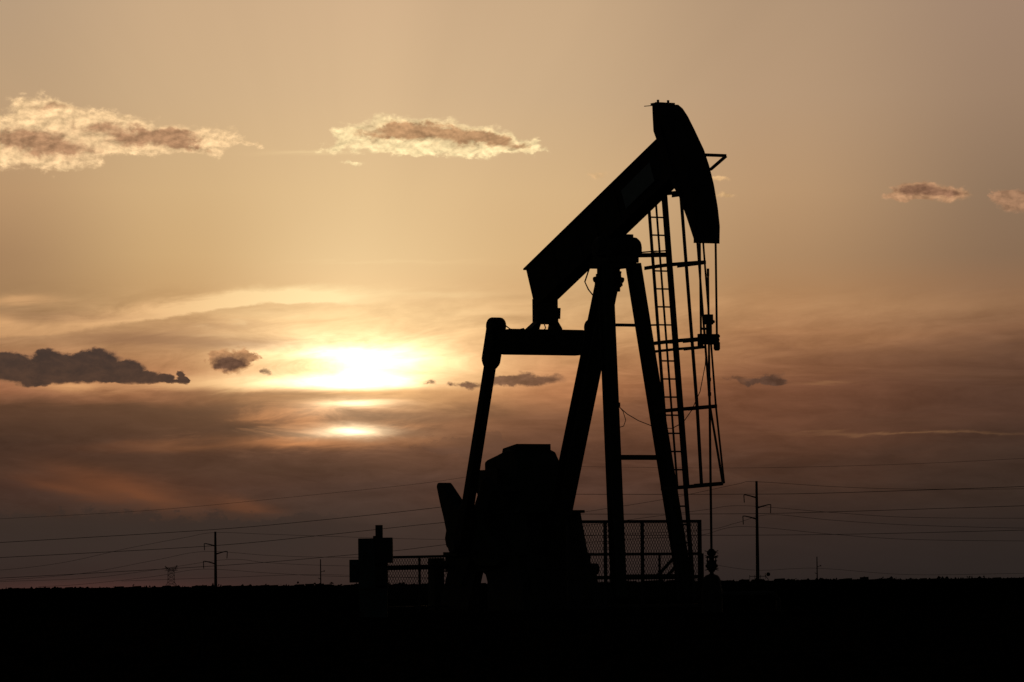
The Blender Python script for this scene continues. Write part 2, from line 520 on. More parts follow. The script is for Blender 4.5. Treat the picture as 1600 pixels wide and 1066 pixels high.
def tuft(mb, x, y, z0, h, w, n, rnd):
    for _ in range(n):
        a = rnd.uniform(0, 6.28)
        l = rnd.uniform(0.25, 1.0) * h
        ox, oy = rnd.gauss(0, w * .35), rnd.gauss(0, w * .35)
        s_ = rnd.uniform(.12, .3) * w
        c, s2 = math.cos(a) * s_, math.sin(a) * s_
        zc = z0 + l - s_ * .8
        t1 = rnd.uniform(.4, 1.0) * s_
        mb.add([(x + ox - c, y + oy - s2, zc - t1 * rnd.uniform(-.5, 1)), (x + ox + s2 * .5, y + oy - c * .5, zc - t1),
                (x + ox + c, y + oy + s2, zc - t1 * rnd.uniform(-.5, 1)), (x + ox, y + oy, zc + t1)], [(0, 1, 2, 3)])


rnd = random.Random(3)
cropm = MB()
for row in range(26):
    yr = 118 + row * 7.5 + row * row * .35
    half = yr * 0.125
    step = 0.16 + yr * .0006
    x = -half
    while x < half:
        h_ = 0.63 + 0.035 * math.sin(x * .31 + row) + rnd.gauss(0, .025)
        if rnd.random() < .02: h_ += rnd.uniform(.03, .07)
        cropm.add([(x - step * .6, yr, 0), (x + step * .6, yr, 0), (x + step * .5, yr + .1, h_ - .09), (x - step * .5, yr + .1, h_ - .1)], [(0, 1, 2, 3)])
        tuft(cropm, x, yr, 0, h_, .28, 4, rnd)
        x += step * rnd.uniform(.8, 1.25)
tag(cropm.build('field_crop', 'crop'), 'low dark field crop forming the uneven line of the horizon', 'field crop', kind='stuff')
gm = MB()
for _ in range(5200):
    y = 6 + 105 * rnd.random() ** 1.3
    x = rnd.uniform(-1, 1) * (2 + y * .13)
    tuft(gm, x, y, 0, rnd.uniform(.04, .16), .12, 4, rnd)
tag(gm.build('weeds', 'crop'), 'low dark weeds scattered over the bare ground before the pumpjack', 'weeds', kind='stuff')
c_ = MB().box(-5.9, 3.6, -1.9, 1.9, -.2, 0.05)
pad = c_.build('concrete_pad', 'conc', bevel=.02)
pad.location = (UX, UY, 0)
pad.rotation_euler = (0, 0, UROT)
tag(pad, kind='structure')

# ------------------------------------------------------------------ pumpjack
PJ = empty('pumpjack', (UX, UY, 0), UROT)
tag(PJ, 'tall dark oil pumpjack with raised horsehead, caged ladder and rear counterweights', 'pumpjack')


def fx(z):  # front legs' plane
    return 0.908 - 0.172 * z


def fy(z):
    return 0.687 - 0.068 * z


# samson post: two front legs, one rear leg
for sg in (-1, 1):
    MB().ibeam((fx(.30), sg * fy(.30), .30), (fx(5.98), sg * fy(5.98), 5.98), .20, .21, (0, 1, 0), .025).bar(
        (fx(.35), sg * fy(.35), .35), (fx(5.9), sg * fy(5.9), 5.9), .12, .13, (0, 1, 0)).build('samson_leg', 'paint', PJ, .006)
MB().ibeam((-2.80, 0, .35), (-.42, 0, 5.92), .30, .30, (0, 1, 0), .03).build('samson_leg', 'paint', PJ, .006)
for z, w in ((6.03, .07), (4.93, .05), (2.67, .085), (.65, .09)):
    MB().bar((fx(z) - .02, -fy(z) + .08, z), (fx(z) - .02, fy(z) - .08, z), w, .07, (0, 0, 1)).build('cross_brace', 'paint', PJ)
# head plate, saddle bearing and its bolts
MB().box(-.62, .0, -.30, .28, 5.92, 6.0).box(-.50, -.30, -.22, .13, 5.52, 5.92).box(-.50, .04, -.30, .30, 6.0, 6.12).build('saddle_plate', 'paint', PJ, .01)
sb = MB().lathe([(.0, -.42), (.12, -.42), (.165, -.36), (.165, .36), (.12, .42), (0, .42)], (-.18, 0, 6.28), 20, 'Y')
sb.box(-.34, -.02, -.40, -.2, 6.12, 6.28).box(-.34, -.02, .2, .40, 6.12, 6.28)
sb.box(-.22, -.08, .14, .27, 6.40, 6.49)
SB = sb.build('saddle_bearing', 'steel', PJ, .008)
for y in (-.24, .15):
    q = 1 if y > 0 else -1
    MB().tube([(-.4, y, 5.74), (-.4, y + q * .09, 5.72)], .05).tube([(-.4, y + q * .02, 5.60), (-.4, y + q * .02, 5.82)], .035).tube(
        [(-.4, y + q * .05, 5.62), (-.4, y + q * .05, 5.74)], .03).build('clamp_bolt', 'steel', SB)

# walking beam: I section, rear top corner to head
th = math.atan2(7.923 - 6.067, 1.204 + 3.13)
ax = Vector((math.cos(th), 0, math.sin(th)))
nz_ = Vector((-math.sin(th), 0, math.cos(th)))
TR = Vector((-3.13, 0, 6.067))          # rear top edge
dep = 0.80


def beam_pt(l, d, y=0.0):
    return TR + ax * l - nz_ * d + Vector((0, y, 0))


L = 5.05
bm = MB()
bm.bar(beam_pt(0, .015), beam_pt(L, .015), .30, .03)
bm.bar(beam_pt(.12, dep - .015), beam_pt(L, dep - .015), .30, .03)
bm.bar(beam_pt(.06, dep / 2), beam_pt(L, dep / 2), .26, dep - .06)
for l in (.1, 1.0, 1.9, 2.5, 3.3, 4.2):
    bm.bar(beam_pt(l, .03), beam_pt(l, dep - .03), .285, .02)
BEAM = bm.build('walking_beam', 'brown', PJ, .004)
# stepped doubler plate near the head on the top flange
MB().bar(beam_pt(4.25, -.012), beam_pt(4.75, -.012), .22, .024).build('doubler_plate', 'brown', BEAM)
pn = MB()
a0, a1, a2, a3 = (.231, 7.203), (1.155, 7.614), (1.313, 7.289), (.381, 6.888)
pn.add([(p[0], y, p[1]) for y in (-.158, -.150) for p in (a0, a1, a2, a3)],
       [(0, 1, 2, 3), (7, 6, 5, 4), (0, 4, 5, 1), (1, 5, 6, 2), (2, 6, 7, 3), (3, 7, 4, 0)])
tag(pn.build('name_panel', 'panel', BEAM), 'blank pale panel on the side of the beam')

# horsehead: side plates, curved face, back plate
front = [(2.698, 6.16), (2.715, 6.45), (2.66, 6.76), (2.55, 7.14), (2.41, 7.47), (2.25, 7.75), (1.96, 8.11), (1.76, 8.345), (1.60, 8.49), (1.46, 8.565)]
back = [(1.374, 8.56), (1.385, 8.36), (1.404, 8.12), (1.504, 7.96), (1.62, 7.75), (2.015, 7.14), (2.174, 6.99), (2.427, 6.6)]
hm = MB().prism([(x - .02 if i < 9 else x, z) for i, (x, z) in enumerate(front)] + back, -.225, .225)
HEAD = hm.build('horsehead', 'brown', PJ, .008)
fm = MB()
o = []
for i in range(len(front) - 1):
    (xa, za), (xb, zb) = front[i], front[i + 1]
    fm.bar((xa - .012, 0, za), (xb - .012, 0, zb), .49, .03)
fm.build('face_plate', 'brown', HEAD)
rb = MB()
for y in (-.236, .236):
    for zc in ((1.62, 8.2, 2.0, 7.4), (2.0, 7.4, 2.4, 6.75)):
        rb.bar((zc[0], y, zc[1]), (zc[2], y, zc[3]), .02, .05)
rb.build('side_rib', 'brown', HEAD)
lt = MB().box(1.29, 1.52, -.20, .14, 8.56, 8.60).box(1.36, 1.39, -.12, -.09, 8.6, 8.655).box(1.36, 1.39, .08, .11, 8.6, 8.655)
lt.bar((1.2, -.27, 8.555), (1.5, -.1, 8.56), .012, .012).bar((1.28, -.10, 8.62), (1.38, -.0, 8.61), .02, .012)
lt.build('head_latch', 'steel', HEAD)
hb = MB().bar((2.32, .20, 7.665), (2.32, .63, 7.665), .05, .045, (0, 0, 1)).bar((2.32, .63, 7.655), (2.36, .30, 7.42), .045, .045, (1, 0, 0))
hb.bar((2.5, .0, 7.3), (2.32, .2, 7.665), .03, .03)
hb.build('wireline_guard', 'steel', HEAD)

# tail bearing, equaliser and pitmans
tb = MB()
tb.box(-2.84, -2.56, -.14, .22, 5.08, 5.52)
for y0, y1, f0, f1 in ((-.15, -.08, -.30, -.13), (.17, .25, .145, .33)):
    o = len(tb.v)
    tb.v += [(-2.80, f0, 4.93), (-2.60, f0, 4.93), (-2.60, f1, 4.93), (-2.80, f1, 4.93), (-2.80, f0, 5.0), (-2.60, f0, 5.0), (-2.60, f1, 5.0), (-2.80, f1, 5.0),
             (-2.80, y0, 5.12), (-2.60, y0, 5.12), (-2.60, y1, 5.12), (-2.80, y1, 5.12), (-2.80, y0, 5.3), (-2.60, y0, 5.3), (-2.60, y1, 5.3), (-2.80, y1, 5.3)]
    tb.f += [(o, o + 3, o + 2, o + 1), (o + 12, o + 13, o + 14, o + 15)] + [(o + 4 * r + k, o + 4 * r + (k + 1) % 4, o + 4 * r + 4 + (k + 1) % 4, o + 4 * r + 4 + k)
                                                                           for r in range(3) for k in range(4)]
TB = tb.build('tail_bearing', 'steel', PJ, .006)
MB().tube([(-2.62, .26, 5.17), (-2.62, .27, 5.36)], .035, 10).tube([(-2.66, .2, 5.22), (-2.62, .26, 5.22)], .025, 8).build('lubricator', 'steel', TB)
eq = MB()
yy_ = [(-1.0, .16), (-.86, .20), (-.72, .225), (.72, .225), (.86, .20), (1.0, .16)]
for (ya, ha), (yb, hb_) in zip(yy_[:-1], yy_[1:]):
    o = len(eq.v)
    for y, h_ in ((ya, ha), (yb, hb_)):
        eq.v += [(-2.86, y, 4.765 - h_), (-2.56, y, 4.765 - h_), (-2.56, y, 4.765 + h_ * .96), (-2.86, y, 4.765 + h_ * .96)]
    eq.f += [(o, o + 1, o + 5, o + 4), (o + 1, o + 2, o + 6, o + 5), (o + 2, o + 3, o + 7, o + 6), (o + 3, o, o + 4, o + 7)]
eq.f += [(0, 3, 2, 1), (len(eq.v) - 4, len(eq.v) - 3, len(eq.v) - 2, len(eq.v) - 1)]
eq.build('equalizer', 'brown', PJ, .01)
PD = Vector((-1.105, 0, -3.204)).normalized()
for sg in (-1, 1):
    y = -.95 if sg < 0 else 1.03
    top = Vector((-2.70, y, 5.0))
    pm = MB().bar(top + PD * .35, top + PD * 3.95, .16, .17, w2=.17, h2=.18)
    pm.bar(top + PD * 3.3, top + PD * 4.15, .22, .24)
    PT = pm.build('pitman', 'brown', PJ, .01)
    cm = MB().bar(top - PD * .03, top + PD * .62, .24, .28, w2=.24, h2=.27).bar(top + PD * .62, top + PD * .72, .24, .27, w2=.18, h2=.17)
    cm.lathe([(.0, -.14), (.12, -.14), (.15, -.10), (.15, .10), (.12, .14), (0, .14)], (top.x, y, top.z + .03), 20, 'Y')
    cm.build('bearing_housing', 'brown', PT, .015)

# gear reducer
gp = [(-4.05, 1.45), (-4.08, 2.70), (-3.98, 2.745), (-3.62, 2.82), (-3.30, 2.90), (-3.18, 2.90), (-3.05, 2.86), (-2.90, 2.68), (-2.84, 1.45)]
gr = MB().prism(gp, -.43, .43)
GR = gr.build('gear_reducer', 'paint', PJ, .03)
MB().prism([(-3.62, 2.82), (-3.58, 2.93), (-3.10, 3.0), (-3.10, 2.86)], -.34, .36).build('inspection_cover', 'paint', GR, .008)
rg = MB()
for y in (-.5, .5):
    rg.box(-4.14, -2.8, y - .07, y + .07, 2.16, 2.24)
    rg.box(-4.12, -3.4, min(y * .84, y * 1.12), max(y * .84, y * 1.12), 2.2, 2.56)
    rg.lathe([(0, -.10), (.24, -.10), (.27, -.05), (.27, .05), (.24, .10), (0, .10)], (-3.45, y, 2.05), 24, 'Y')
    rg.lathe([(0, -.08), (.16, -.08), (.16, .08), (0, .08)], (-4.0 + .06, y, 2.22), 20, 'Y')
rg.build('bearing_cap', 'steel', GR, .005)
# cranks with counterweights
SH = Vector((-3.45, 0, 2.05))
PIN = Vector((-2.70, 0, 5.0)) + PD * 4.0
cd = (PIN - SH)
cd.y = 0
cdn = cd.normalized()
for sg in (-1, 1):
    y = sg * .74
    a = SH + Vector((0, y, 0))
    km = MB().bar(a - cdn * .30, a + cdn * 1.75, .17, .42, (0, 1, 0), w2=.15, h2=.32)
    CK = km.build('crank', 'paint', PJ, .015)
    MB().tube([SH + cd + Vector((0, sg * .68, 0)), SH + cd + Vector((0, sg * 1.16, 0))], .11, 16).build('wrist_pin', 'steel', CK)
    off_ = .52 if sg < 0 else .52
    # trailing-side weight (rises behind) and leading-side weight
    w1 = [(-4.34, 1.10), (-4.52, 1.18), (-4.72, 1.30), (-4.77, 1.44), (-4.72, 1.58), (-4.82, 1.83), (-4.94, 2.08), (-5.05, 2.36), (-5.03, 2.41), (-5.0, 2.43),
          (-4.93, 2.43), (-4.88, 2.40), (-4.41, 2.04), (-3.98, 1.80), (-3.80, 1.70), (-4.0, 1.3)]
    w1 = [(x - .04 * 0, z - .07) for x, z in w1]
    MB().prism(w1, y - .12, y + .12).build('counterweight', 'paint', CK, .03)
    w2_ = [(-3.85, 1.0), (-3.62, 1.62), (-3.30, 1.50), (-3.0, 1.30), (-2.80, 1.1), (-2.78, .95), (-2.95, .86), (-3.5, .86)]
    MB().prism(w2_, y - .12, y + .12).build('counterweight', 'paint', CK, .03)

# pedestal, skid, motor and guards
pe = MB()
for sg in (-1, 1):
    pe.prism([(-4.35, .84), (-4.05, 1.79), (-2.52, 1.79), (-2.13, .60), (-2.10, .40), (-3.30, .40), (-3.30, .84)], sg * .56 - .05 if sg > 0 else -.61, sg * .56 + .05 if sg > 0 else -.51)
pe.box(-4.1, -2.62, -.508, .508, .9, 1.44)
pe.box(-4.12, -2.46, -.66, .66, 1.78, 1.83)
PE = pe.build('pedestal', 'paint', PJ, .008)
MB().lathe([(0, -.05), (.10, -.05), (.10, .05), (0, .05)], (-2.10, .62, .80), 16, 'Y').build('valve_wheel', 'steel', PE)
sk = MB()
for sg in (-1, 1):
    sk.ibeam((-5.0, sg * .70, .93), (-2.38, sg * .70, .93), .18, .30, (0, 1, 0), .025)
    sk.box(-4.98, -2.4, sg * .70 - .03, sg * .70 + .03, .80, 1.06)
for x in (-4.95, -4.4, -3.7, -2.9, -2.55):
    sk.box(x, x + .14, -.66, .66, .80, 1.05)
sk.box(-4.97, -4.15, -.78, .70, 1.08, 1.13)
SK = sk.build('skid_base', 'paint', PJ, .004)
st = MB()
for sg in (-1, 1):
    st.prism([(-4.82, .785), (-3.80, .785), (-4.12, .10), (-5.14, .10)], sg * .70 - .08, sg * .70 + .08)
    st.prism([(-3.60, .785), (-2.30, .785), (-2.10, .10), (-3.40, .10), (-3.40, .60), (-3.46, .72)], sg * .70 - .08, sg * .70 + .08)
st.box(-3.0, -2.3, -.62, .62, .10, .78)
st.build('support_stand', 'steel', SK, .006)
mt = MB().box(-5.57, -5.32, -.76, -.56, .10, 1.03).box(-5.32, -4.95, -.70, -.60, .9, .98)
for k in range(7):
    mt.box(-5.59, -5.57, -.75, -.57, .62 + k * .055, .64 + k * .055)
mt.build('motor_housing', 'steel', PJ, .012)

# bridle wirelines, carrier bar, polished rod
for y in (-.155, .155):
    pts = [(2.725, y, 4.5), (2.722, y, 6.2), (2.70, y, 6.6)]
    MB().tube(pts, .019, 8).build('wireline', 'steel', PJ)
cb = MB().box(2.68, 2.76, -.20, .18, 4.48, 4.655)
cb.lathe([(0, -.0), (.035, 0), (.05, .03), (.05, .14), (0, .14)], (2.72, -.165, 4.41), 12)
cb.lathe([(0, -.0), (.035, 0), (.055, .03), (.055, .14), (0, .14)], (2.72, .155, 4.38), 12)
cb.box(2.7, 2.74, .18, .21, 4.60, 4.64).box(2.7, 2.74, .18, .20, 4.54, 4.58)
CB = cb.build('carrier_bar', 'steel', PJ, .006)
MB().tube([(2.72, 0, .95), (2.72, 0, 5.73)], .019, 10).tube([(2.72, 0, 4.3), (2.72, 0, .95)], .021, 10).tube(
    [(2.72, 0, 5.62), (2.72, 0, 5.74)], .022, 10).build('polished_rod', 'steel', CB)
MB().box(2.68, 2.76, -.07, .07, 4.81, 4.98).box(2.69, 2.75, -.04, .05, 4.655, 4.81).tube([(2.72, .05, 4.86), (2.72, .11, 4.86)], .03, 8).tube(
    [(2.72, -.16, 4.74), (2.72, 0, 4.74)], .022, 8).build('rod_clamp', 'steel', CB, .012)
for z in (3.66, 3.9):
    MB().tube([(2.72, 0, z - .03), (2.72, 0, z + .03)], .03, 10).build('rod_collar', 'steel', CB)

# ladder with safety cage, on the far front leg
LO = .20
lx = lambda z, o=0.0: fx(z) + LO + o
ly = lambda z: .645 + (z - 3.9) * .032          # ladder centre
LD = empty('ladder', (0, 0, 0))
LD.parent = PJ
zt, zb = 7.25, .25
hw = .155
for sg in (-1, 1):
    MB().bar((lx(zb), ly(zb) + sg * hw, zb), (lx(zt), ly(zt) + sg * hw, zt), .044 + .007 * sg, .052 + .008 * sg).build('ladder_rail', 'steel', LD)
z = .6
while z < 7.2:
    MB().tube([(lx(z), ly(z) - hw, z), (lx(z), ly(z) + hw, z)], .0145, 6).build('rung', 'steel', LD)
    z += .3095
LEAN = Vector((-.172, 0, 1)).normalized()
FW = Vector((1, 0, .172)).normalized()


def cage_pt(z, f, dy):
    return Vector((lx(z) + f, ly(z) + dy, z + .03 + .017 * f + .08 * dy))


HZ = [7.12, 5.90, 4.60, 3.44, 2.13]


def hoop_shape(i):
    g_ = 1.0 if i < 4 else 1.16
    return [(-.05, -.30), (.42, -.34), (.62, -.34), (.78, -.28), (.84, -.10), (.86, .18), (.83, .36), (.74, .43), (.58, .44), (.30, .40), (-.02, .34)]


HOOPS = []
for i, z in enumerate(HZ):
    pts = [cage_pt(z, f, dy) for f, dy in hoop_shape(i)]
    mb = MB()
    for a, b in zip(pts[:-1], pts[1:]):
        d = (b - a).normalized() * .006
        mb.bar(a - d, b + d, .062, .012, tuple(LEAN))
    HOOPS.append(pts)
    mb.build('cage_hoop', 'steel', LD)
mb = MB()
pts = [cage_pt(4.46, f, dy) for f, dy in [(-.05, -.30), (.40, -.34), (.74, -.28), (.82, .1), (.76, .30), (.60, .35), (.3, .34), (-.02, .34)]]
for a, b in zip(pts[:-1], pts[1:]):
    mb.bar(a, b, .045, .012, tuple(LEAN))
mb.build('cage_hoop', 'steel', LD)
for f, dy, wdt, fl, up in ((.56, -.355, .05, .0, 'f'), (.80, -.285, .045, 0, 'f'), (.845, -.025, .060, -.05, 'y'), (.60, .385, .055, .12, 'f'), (.80, .375, .045, .04, 'f')):
    up_ = tuple(FW) if up == 'f' else (0, 1, 0)
    mb = MB()
    a, b, c = cage_pt(HZ[0], f, dy), cage_pt(3.44, f, dy), cage_pt(2.13, f + fl, dy + max(fl, 0) * .5)
    mb.bar(a, b, wdt, .012, up_).bar(b, c, wdt, .012, up_)
    mb.build('cage_bar', 'steel', LD)
# stand-off platform bracket at the saddle and stand-offs to the leg
mb = MB().bar((-.1, .25, 6.13), (-.05, .92, 6.15), .07, .10, (0, 0, 1)).bar((-.1, .25, 6.17), (.1, .62, 6.2), .02, .05, (0, 0, 1))
mb.bar((.02, .5, 6.19), (.1, .80, 6.21), .02, .04, (0, 0, 1))
mb.build('ladder_bracket', 'steel', LD)
for z in (4.93, 3.8, 2.67, 1.5, .9):
    MB().bar((fx(z), fy(z), z), (lx(z), ly(z) - hw, z), .03, .03, (0, 0, 1)).build(
        'ladder_bracket', 'steel', LD)

# hanging load-cell cable and a grease hose
def sag(a, b, s_, n=14):
    a, b = Vector(a), Vector(b)
    return [a.lerp(b, i / n) - Vector((0, 0, s_ * 4 * (i / n) * (1 - i / n))) for i in range(n + 1)]


MB().tube([(fx(3.57) + .0, -.34, 3.57)] + [Vector(p) for p in [(.50, -.25, 3.40), (.75, -.18, 3.28), (1.1, -.04, 3.15), (1.45, .05, 3.13), (1.72, .10, 3.22),
                                                              (2.0, .10, 3.42), (2.3, .08, 3.72), (2.55, .03, 4.15), (2.66, -.02, 4.5)]], .0075, 6).build('signal_cable', 'rubber', PJ)
MB().tube([(.32, -.33, 3.57), (.38, -.26, 3.45), (.40, -.22, 3.3), (.36, -.24, 3.2), (.28, -.33, 3.17)], .0065, 6).build('signal_cable', 'rubber', PJ)
MB().box(.22, .36, -.38, -.30, 3.53, 3.60).build('junction_box', 'steel', PJ)
MB().tube([beam_pt(2.35, dep - .02, -.13), (-1.0, -.16, 5.72), (-.85, -.18, 5.58), (-.68, -.2, 5.48)], .013, 6).build('grease_hose', 'rubber', PJ)
MB().tube([(-2.7, -.82, 5.08), (-2.62, -.72, 4.98), (-2.6, -.62, 4.95), (-2.6, -.45, 4.99)], .012, 6).build('grease_hose', 'rubber', PJ)
MB().tube([(-2.6, -.05, 5.1), (-2.55, -.04, 5.0), (-2.58, -.06, 4.97)], .010, 6).build('grease_hose', 'rubber', PJ)


# ------------------------------------------------------------------ guard fences with expanded-metal mesh
def mesh_panel(mb, x, y0, y1, z0, z1, cw=.052, ch=.098, r=.0031):
    n = int(round((y1 - y0) / cw))
    m_ = int(round((z1 - z0) / ch))
    cw = (y1 - y0) / n
    ch = (z1 - z0) / m_
    for i in range(n + 1):
        for sgn in (-1, 1):
            pts = []
            for j in range(2 * m_ + 1):
                yv = y0 + i * cw + sgn * (cw / 2 if j % 2 else 0) * 1.0
                yv = min(max(yv, y0), y1)
                pts.append((x, yv, z0 + j * ch / 2))
            for a, b in zip(pts[:-1], pts[1:]):
                mb.bar(a, b, r * 2, r * 2, (1, 0, 0))
    return mb


GF = empty('guard_fence', (UX, UY, 0), UROT)
tag(GF, 'taller mesh guard fence behind the front legs of the pumpjack', 'fence', 'mesh guard fences round the pumpjack')
FX = .6
for z, w in ((1.585, .05), (1.035, .045), (.645, .06), (.16, .05)):
    MB().bar((FX, -1.55, z), (FX, 1.10, z), w, .04, (0, 0, 1)).build('rail', 'steel', GF)
for y, w, zz in ((-1.5, .045, 1.6), (-.775, .045, 1.6), (-.045, .045, 1.6), (1.10, .045, 1.61), (1.115, .085, 1.04), (.29, .022, 1.03)):
    MB().bar((FX + .005, y, .12), (FX + .005, y, zz), w, .045, (0, 1, 0)).build('post', 'steel', GF)
for a, b in (((FX + .04, .62, 1.03), (FX + .04, .22, .66)), ((FX + .04, .78, 1.0), (FX + .04, .42, .66))):
    MB().bar(a, b, .05, .04, (1, 0, 0)).build('brace', 'steel', GF)
mesh_panel(MB(), FX - .03, -1.50, 1.08, .30, 1.575).build('wire_mesh', 'galv', GF)

G2 = empty('guard_fence', (UX, UY, 0), UROT)
tag(G2, 'lower mesh guard fence between the control cabinet and the counterweights', 'fence', 'mesh guard fences round the pumpjack')
FX2 = -4.9
d2 = (3.5 - 4.9) * .577 * -1
for z, w in ((1.045, .045), (.86, .085), (.16, .04)):
    MB().bar((FX2, -2.05, z), (FX2, -.1, z + .02), w, .04, (0, 0, 1)).build('rail', 'steel', G2)
for y, w in ((-2.03, .04), (-1.30, .03), (-.6, .04), (-.1, .04)):
    MB().bar((FX2 + .005, y, .02), (FX2 + .005, y, 1.05), w, .04, (0, 1, 0)).build('post', 'steel', G2)
mesh_panel(MB(), FX2 - .03, -2.03, -.1, .30, 1.04, .054, .095).build('wire_mesh', 'galv', G2)

# ------------------------------------------------------------------ wellhead
WH = empty('wellhead', (UX + 2.72 * .5, UY - 2.72 * .866, 0), UROT)
tag(WH, 'stubby black wellhead with flanges and bolts under the polished rod', 'wellhead')
MB().lathe([(0, 0), (.17, 0), (.17, .40), (.145, .56), (.14, .60), (.125, .635), (.10, .662), (.055, .678), (.034, .69), (.034, .72), (0, .72)], n=24).build('casing_head', 'steel', WH, .004)
MB().lathe([(0, .71), (.05, .722), (.055, .74), (.078, .758), (.082, .785), (.103, .80), (.103, .835), (.082, .85), (.078, .89), (.092, .895), (.092, .91), (0, .91)], n=20).build('tubing_head', 'steel', WH)
sbx = MB().lathe([(0, .90), (.042, .91), (.042, .945), (.10, .952), (.10, .968), (.045, .975), (.05, .985), (.068, 1.0), (.078, 1.03), (.075, 1.055), (.06, 1.07), (.045, 1.085), (.036, 1.1), (0, 1.1)], n=20)
for k in range(6):
    a = k * math.pi / 3 + .5
    sbx.tube([(.08 * math.cos(a), .08 * math.sin(a), .88), (.08 * math.cos(a), .08 * math.sin(a), .985)], .010, 6)
sbx.build('stuffing_box', 'steel', WH)
for z, s_, rr in ((1.045, .04, .10), (.975, .02, .10), (.765, -.03, .10)):
    for sg in (-1, 1):
        MB().tube([(0, sg * .05, z), (0, sg * (rr + .03), z + s_ * .6)], .007, 6).tube(
            [(.05, sg * .05, z), (.05, sg * rr, z - s_ * .5)], .006, 6).build('bleed_bolt', 'steel', WH)
fl = MB().tube([(0, .1, .35), (0, 1.2, .35), (0, 1.3, .25), (0, 1.3, -.05)], .04, 10)
fl.build('flow_line', 'steel', WH)

# ------------------------------------------------------------------ control cabinet
CC = empty('control_cabinet', (-2.3, 88.0, 0))
tag(CC, 'dark electrical cabinet on a post, standing left of the pumpjack', 'cabinet')
MB().box(-.285, .0, -.16, .16, .50, 1.335).box(-.27, .19, -.12, .14, .02, .56).build('cabinet_body', 'grey', CC, .008)
MB().box(.0, .285, -.20, .14, .925, 1.345).box(.0, .20, -.12, .12, .50, .925).build('switch_box', 'steel', CC, .008)
MB().box(.0, .12, -.05, .08, 1.345, 1.555).box(-.04, .03, -.05, .08, 1.335, 1.375).build('radio_housing', 'steel', CC, .004)
MB().box(-.20, -.14, -.175, -.16, .98, 1.1).build('door_handle', 'steel', CC)
MBX = MB().box(-.435, -.285, -.12, .06, .605, .985).build('meter_box', 'grey', CC, .008)
MB().box(-.385, -.325, -.126, -.12, .80, .895).build('meter_window', 'glass', MBX)
MB().box(-.42, -.30, -.124, -.12, .66, .67).build('box_seam', 'steel', MBX)

# ------------------------------------------------------------------ power lines
def px2w(x, y, d):
    """metres across and up for a direction measured on a levelled survey of the view (8280 units to the radian)"""
    u, v = x - 804.0, 913.0 - y
    c, s_ = math.cos(R(.61)), math.sin(R(.61))
    uu, vv = u * c + v * s_, -u * s_ + v * c
    return (uu / 8280.0 * d, d, .55 + vv / 8280.0 * d)


def pole(loc, h, r0, r1, arms, label, name='utility_pole', m='wood', grp='tubular poles with bent arms'):
    e_ = empty(name, loc)
    tag(e_, label, 'utility pole', grp)
    MB().tube([(0, 0, -.5), (0, 0, h)], [r0, r1], 12).build('pole_shaft', m, e_)
    for sg, z, w in arms:
        r_a = r1 * .5
        pts = [(0, 0, z - w * .23), (sg * w * .5, 0, z - w * .08), (sg * w * .85, 0, z), (sg * w, 0, z)]
        MB().tube(pts, [r_a * 1.3, r_a, r_a * .8, r_a * .7], 8).build('cross_arm', m, e_)
        MB().tube([(sg * w, 0, z), (sg * w * .97, 0, z - w * .6)], r_a * .75, 8).build('insulator', m, e_)
    return e_


d1 = 1040.0
x1, _, _ = px2w(1183.5, 905, d1)
k1 = d1 / 8280.0
p1 = pole((x1, d1, 0), px2w(1180, 752, d1)[2], 3.0 * k1, 1.9 * k1,
          [(-1, 0.55 + (909 - 773.5) * k1, 20 * k1), (1, .55 + (909 - 789) * k1, 22 * k1), (-1, .55 + (909 - 806.5) * k1, 22 * k1)],
          'largest tubular power pole with three bent arms, right of the pumpjack', m='steel')
d2_ = 1950.0
x2, _, _ = px2w(337.5, 915, d2_)
k2 = d2_ / 8280.0
p2 = pole((x2, d2_, 0), px2w(337, 831, d2_)[2], 2.5 * k2, 1.7 * k2,
          [(-1, .55 + (917.5 - 849) * k2, 17.5 * k2), (1, .55 + (917.5 - 861.5) * k2, 18.5 * k2), (-1, .55 + (917.5 - 876.5) * k2, 19 * k2)],
          'tubular power pole with three bent arms, tallest on the left', m='steel')
d0 = 690.0
x0, _, _ = px2w(851, 915, d0)
k0 = d0 / 8280.0
for xx, yt, dd, lab in ((1276, 870, 2700.0, 'small distant wooden pole at far right with one short side arm'),
                        (501, 874, 2700.0, 'small distant wooden pole between lattice tower and control cabinet')):
    kx = dd / 8280.0
    xw, _, zt_ = px2w(xx, yt, dd)
    e_ = empty('utility_pole', (xw, dd, 0))
    tag(e_, lab, 'utility pole', 'small distant wooden poles')
    MB().tube([(0, 0, 0), (0, 0, zt_)], [1.0 * kx, .75 * kx], 8).build('pole_shaft', 'wood', e_)
    zz = .55 + 23 * kx
    MB().tube([(0, 0, zz - 1 * kx), (6.5 * kx, 0, zz + 1.5 * kx)], .4 * kx, 6).tube([(4 * kx, 0, zz + .5 * kx), (6.5 * kx, 0, zz + .5 * kx)], .6 * kx, 6).build('cross_arm', 'wood', e_)
    MB().tube([(0, 0, zz - 12 * kx), (-4 * kx, 0, zz - 10 * kx)], .45 * kx, 6).build('cross_arm', 'wood', e_)

# pole hidden behind the gear reducer carries the nearest line
e_ = empty('utility_pole', (x0, d0, 0))
tag(e_, 'wooden pole of the nearest line, standing behind the gear reducer', 'utility pole')
MB().tube([(0, 0, 0), (0, 0, .55 + 188 * k0)], [2.2 * k0, 1.3 * k0], 10).build('pole_shaft', 'wood', e_)


